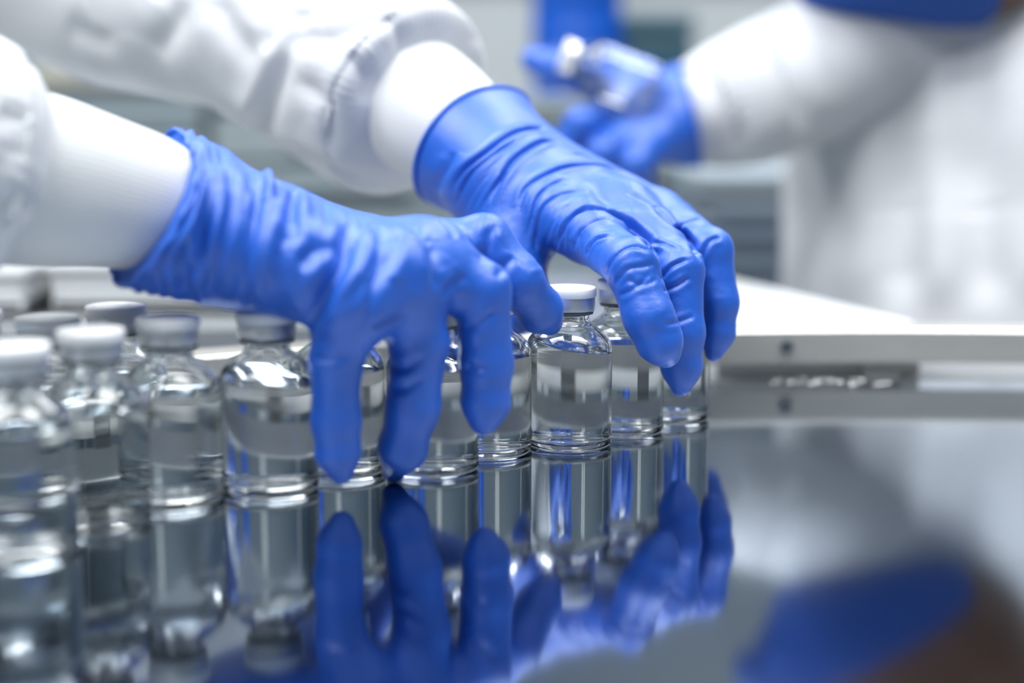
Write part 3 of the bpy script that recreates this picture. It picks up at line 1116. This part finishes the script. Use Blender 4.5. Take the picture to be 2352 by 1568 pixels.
# cabinets along the far side
def cabinet(u0, u1, vtop, D, label, fronts, topm, bodym, dep=.45, hm=None):
    a, b_ = P(u0, vtop, D), P(u1, vtop, D)
    y0, ztop = a[1], a[2]
    x0, x1 = a[0], b_[0]
    r = empty('drawer_cabinet', ((x0 + x1) / 2, y0 + dep / 2, FZ))
    tag(r, label, 'cabinet')
    bm_obj('body', box_bm(x0, x1, y0 + .012, y0 + dep, FZ, ztop - .02, .004), bodym, r)
    bm_obj('worktop', box_bm(x0, x1, y0 - .015, y0 + dep, ztop - .02, ztop, .003), topm, r)
    z = ztop - .03
    for h, m in fronts:
        d = bm_obj('drawer', box_bm(x0 + .006, x1 - .006, y0 - .006, y0 + .0115, z - h + .006, z, .003), m, r)
        bm_obj('handle', box_bm((x0 + x1) / 2 - .07, (x0 + x1) / 2 + .07, y0 - .022, y0 - .0062, z - h / 2 - .005, z - h / 2 + .005, .003), hm or M['cab'], d)
        z -= h
        if z < FZ + .1:
            break
    return r


cabinet(-500, 475, 158, 1.85, 'grey drawer cabinet with beige top between the two white sleeves', [(.05, M['cab']), (.07, M['cab_light']), (.07, M['cab']), (.12, M['cab_light']), (.2, M['cab'])], M['beige'], M['cab'])
cabinet(478, 1138, 205, 1.85, 'grey drawer cabinet behind the far knit cuff', [(.06, M['cab_light']), (.05, M['cab']), (.09, M['cab']), (.09, M['cab_light']), (.2, M['cab'])], M['cab_light'], M['cab'])
cabinet(1141, 1480, 225, 1.85, 'grey drawer cabinet behind the two gloved hands', [(.06, M['cab']), (.09, M['cab_light']), (.09, M['cab']), (.2, M['cab'])], M['cab_light'], M['cab'])
cabinet(1590, 1990, 395, 1.6, 'slate drawer cabinet between the far fingers and the white coat', [(.018, M['slate_light']), (.032, M['cab_dark']), (.022, M['slate_mid']), (.032, M['cab_dark']), (.04, M['slate_mid']), (.05, M['slate_light']), (.2, M['cab_dark'])], M['slate_light'], M['cab_dark'], hm=M['cab_dark'])


def drum(u, vbot, D, rad, h, m, label, name, cat):
    p = P(u, vbot, D)
    r = empty(name, tuple(p))
    tag(r, label, cat)
    pr = smooth_prof([(rad * .92, 0), (rad, .008), (rad, .05)], 4)
    z = .05
    while z < h - .09:
        pr += [(rad, z), (rad, z + .022), (rad * 1.03, z + .027), (rad * 1.03, z + .035), (rad, z + .04)]
        z += .06
    pr += smooth_prof([(rad, h - .06), (rad * .93, h - .03), (rad * .55, h - .01), (rad * .32, h)], 5)
    v, f = lathe([(0, 0)] + pr + [(0, h)], 48)
    mesh_obj('container', [(q[0] + p[0], q[1] + p[1], q[2] + p[2]) for q in v], f, m, r)
    v, f = lathe([(0, h - .002), (rad * .36, h - .002), (rad * .38, h), (rad * .38, h + .03), (rad * .36, h + .033), (0, h + .033)], 32)
    mesh_obj('screw_cap', [(q[0] + p[0], q[1] + p[1], q[2] + p[2]) for q in v], f, M['cap'], r)
    return r


drum(1325, 222, 2.12, .060, .34, M['drum'], 'blue plastic canister on the far cabinet above the background hand', 'canister', 'canister')
p = P(1500, 225, 2.16)
r = empty('instrument_case', tuple(p))
tag(r, 'dark teal instrument case beside the blue canister', 'case')
bm_obj('body', box_bm(p[0] - .048, p[0] + .048, p[1] - .06, p[1] + .10, p[2], p[2] + .085, .008), M['teal'], r)
bm_obj('lid', box_bm(p[0] - .050, p[0] + .050, p[1] - .062, p[1] + .102, p[2] + .086, p[2] + .11, .006), M['teal'], r)
p = P(30, 158, 1.95)
r = empty('instrument_case', tuple(p))
tag(r, 'slate blue case on the beige topped cabinet at the far left', 'case')
M['slateblue'] = mat('slate_blue_plastic', (0.10, 0.19, 0.24), 0.4)
bm_obj('body', box_bm(p[0] - .10, p[0] + .04, p[1], p[1] + .16, p[2], p[2] + .045, .008), M['slateblue'], r)
bm_obj('lid', box_bm(p[0] - .102, p[0] + .042, p[1] - .002, p[1] + .162, p[2] + .046, p[2] + .062, .006), M['slateblue'], r)

# dark panels added on the back wall to darken reflections in the table
for i, (x0, x1) in enumerate(((-2.5, -1.45), (-1.4, -.35), (-.3, .75))):
    zb = (.27, .27, .42)[i]
    r = empty('wall_panel', ((x0 + x1) / 2, RY1 - .02, zb))
    tag(r, ['dark wall panel high on the back wall, left of three', 'dark wall panel high on the back wall, middle of three', 'dark wall panel high on the back wall, right of three'][i], 'wall panel', 'dark panels on the back wall')
    bm_obj('panel', box_bm(x0 + .02, x1 - .02, RY1 - .03, RY1 - .008, zb, 1.62, .003), M['slate_glass'], r)
    fb = bmesh.new()
    box_bm(x0, x1, RY1 - .04, RY1 - .002, zb - .02, zb, bm=fb); box_bm(x0, x1, RY1 - .04, RY1 - .002, 1.62, 1.64, bm=fb)
    box_bm(x0, x0 + .02, RY1 - .04, RY1 - .002, zb, 1.62, bm=fb); box_bm(x1 - .02, x1, RY1 - .04, RY1 - .002, zb, 1.62, bm=fb)
    bm_obj('frame', fb, M['rail'], r)

# ------------------------------------------------------------------ second worker, out of focus on the right
w2 = empty('person', tuple(P(2500, 900, 1.15)))
tag(w2, 'blurred person in a white coat and blue mask holding up a vial', 'person')


def coat_wr(V, t, a):
    return mm(3.5) * np.sin(a * 9 + vnoise(V * 5, 51) * 2.0) * (.6 + .4 * vnoise(V * 4, 52)) + mm(3) * vnoise(V * 20, 53)


loft('coat', [(2335, -215, 1.12, 59, 59), (2360, -120, 1.14, 64, 62), (2405, -10, 1.165, 92, 88), (2423, 80, 1.16, 165, 120), (2443, 240, 1.16, 200, 135), (2443, 500, 1.16, 204, 135), (2443, 900, 1.16, 206, 140), (2463, 1500, 1.22, 205, 150), (2463, 3200, 1.25, 230, 170)], M['gown'], w2, 200, 200, [([(2090, 120), (2085, 400), (2080, 700)], 12, 14), ([(2230, 100), (2240, 400), (2260, 700)], 10, 16)], coat_wr)
loft('sleeve', [(1572, 262, 1.03, 24, 24), (1580, 262, 1.03, 30, 30), (1600, 258, 1.035, 35, 35), (1670, 240, 1.045, 42, 42), (1760, 208, 1.06, 46, 46), (1900, 150, 1.085, 50, 52), (2130, 70, 1.12, 56, 60), (2330, 20, 1.16, 66, 66), (2430, 10, 1.18, 70, 70)], M['gown'], w2, 140, 140, [([(1650, 150), (1690, 250), (1700, 350)], 4, 7), ([(1780, 60), (1830, 180), (1850, 300)], 5, 8)], gather(.01, 40, mm(.8), .02, mm(3.5)))
loft('knit_cuff', [(1540, 268, 1.025, 22, 22), (1575, 262, 1.03, 25, 25), (1610, 258, 1.037, 27, 27)], M['knit'], w2, 30, 120)
BGH = dict(
    fingers=dict(
        index=[(1440, 222, 1.035), (1335, 180, 1.015), (1265, 152, 1.015), (1225, 138, 1.02)],
        middle=[(1440, 258, 1.02), (1335, 285, .995), (1300, 335, 1.0), (1310, 370, 1.01)],
        ring=[(1465, 300, 1.005), (1385, 352, .985), (1372, 398, .99), (1392, 420, 1.0)],
        little=[(1505, 325, .995), (1460, 378, .985), (1462, 405, .99), (1482, 412, 1.0)],
        thumb=[(1520, 262, 1.045), (1440, 215, 1.065), (1370, 185, 1.06), (1320, 165, 1.05)]),
    radii=dict(index=(.0125, .0110, .0100, .0085), middle=(.0130, .0110, .0100, .0085), ring=(.0125, .0108, .0098, .0080),
               little=(.0115, .0095, .0088, .0075), thumb=(.016, .0135, .0115, .0095)),
    wrist=[(1540, 250, 1.035), (1545, 285, 1.012)], wrist_r=.0225,
    forearm=[[(1580, 245, 1.045), (1590, 280, 1.022)], [(1650, 225, 1.06), (1655, 262, 1.036)]], forearm_r=[.0265, .029],
    opening=[(1560, 165, 1.04), (1600, 350, 1.03), (1590, 255, .99)],
)
bg_glove, bg_ring, bg_pn = build_glove('glove', BGH, w2, .0022, (), sub=False)
tube_ring('rolled_edge', bg_ring, .0014, M['nitrile'], bg_glove, bg_pn)

# head in profile, looking left towards the held vial; only the mask's lower edge dips into the frame
HC = P(2145, -312, 1.04)
hx, hz = np.array([1.0, 0, 0]), np.array([0, 0, 1.0])


def head_field(Pt):
    q = Pt - HC
    sk = np.sqrt((q[:, 0] / .098) ** 2 + (q[:, 1] / .076) ** 2 + ((q[:, 2] - .02) / .098) ** 2)
    d = (sk - 1) * .08
    jaw = cone(Pt, HC + [-.045, 0, -.045], HC + [.03, 0, -.05], .046, .05)
    d = smin(d, jaw, .03)
    chin = cone(Pt, HC + [-.066, 0, -.072], HC + [.01, 0, -.066], .020, .03)
    d = smin(d, chin, .02)
    nose = cone(Pt, HC + [-.095, 0, .0], HC + [-.108, 0, -.026], .006, .011)
    d = smin(d, nose, .012)
    brow = cone(Pt, HC + [-.088, -.03, .016], HC + [-.088, .03, .016], .009, .009)
    d = smin(d, brow, .012)
    for s in (-1, 1):
        d = smin(d, cone(Pt, HC + [.008, s * .077, -.02], HC + [.014, s * .082, .012], .007, .012), .006)
        eye = np.linalg.norm(Pt - (HC + [-.087, s * .031, .002]), axis=1) - .011
        d = np.maximum(d, -eye)
    neck = cone(Pt, HC + [.03, 0, -.03], P(2400, 20, 1.17), .052, .060)
    d = smin(d, neck, .02)
    lips = cone(Pt, HC + [-.090, -.016, -.045], HC + [-.090, .016, -.045], .007, .007)
    return smin(d, lips, .008)


V, Q = polygonise(head_field, HC + [-.14, -.12, -.20], HC + [.16, .20, .14], .004)
head = mesh_obj('head', relax(project(V, head_field, 1), Q, 2), Q, M['skin'], w2)
for s in (-1, 1):
    v, f = lathe([(0, -.0105)] + [(.0105 * math.sin(a), -.0105 * math.cos(a)) for a in np.linspace(.3, 2.84, 10)] + [(0, .0105)], 20)
    c = HC + [-.0845, s * .031, .002]
    e = mesh_obj('eye', [tuple(np.array(q) + c) for q in v], f, M['eye'], head)
    v, f = lathe([(0, .0), (.003, -.0002), (.005, -.0012), (.0052, -.002), (0, -.003)], 20)
    mt_ = Matrix.Translation(tuple(c + [-.0105, 0, -.001])) @ Matrix.Rotation(-math.pi / 2, 4, 'Y')
    mesh_obj('iris', [tuple(mt_ @ Vector(q)) for q in v], f, M['pupil'], e)


def mask_field(Pt):
    body = head_field(Pt) - .004
    q = Pt - HC
    keep = np.maximum.reduce([q[:, 2] + .012 + (q[:, 0] + .10) * .55, q[:, 0] - .040 + np.maximum(q[:, 2] + .06, 0) * .2, -(q[:, 2] + .125)])
    return np.maximum(body, keep)


V, Q = polygonise(mask_field, HC + [-.14, -.11, -.15], HC + [.07, .11, .05], .003)
mk = mesh_obj('face_mask', relax(V, Q, 2), Q, M['mask'], w2)


def cover_field(Pt):
    q = Pt - HC
    b_ = (np.sqrt((q[:, 0] / .112) ** 2 + (q[:, 1] / .092) ** 2 + ((q[:, 2] - .04) / .098) ** 2) - 1) * .085 + .003 * vnoise(Pt * 70, 61)
    return np.maximum(b_, -(q[:, 2] - .028 + q[:, 0] * .35))


V, Q = polygonise(cover_field, HC + [-.14, -.12, -.04], HC + [.15, .12, .17], .004)
mesh_obj('hair_cover', relax(V, Q, 2), Q, M['hair'], w2)

# the vial that the second worker holds up
hv = copy_tree(proto_flat)
tag(hv, 'blurred vial held up in the background gloved hand', 'vial')
if 'group' in hv:
    del hv['group']
a, b_ = P(1505, 205, .995), P(1325, 138, .995)
dirv = Vector(b_ - a).normalized()
hv.rotation_euler = dirv.to_track_quat('Z', 'Y').to_euler()
hv.location = tuple(a)

# small drops of water along the gap under the rail
M['drop'] = M['water']
DR = []
for i in range(16):
    u = 1745 + i * 17 + rng.uniform(-6, 6)
    a = ang_at(u, .786)
    rr = TR - .016 + rng.uniform(-.012, .004)
    h = rng.uniform(.0011, .0024)
    v, f = lathe([(0, .0), (h * 1.25, .0)] + [(h * 1.3 * math.cos(t), h * math.sin(t)) for t in np.linspace(.15, 1.4, 6)] + [(0, h)], 18)
    o = mesh_obj('water_drop', v, f, M['drop'], None)
    o.location = (TC[0] + rr * math.cos(a), TC[1] + rr * math.sin(a), .0001)
    tag(o, 'tiny clear water drop on the steel table by the rail', 'water drop', 'water drops along the rail')
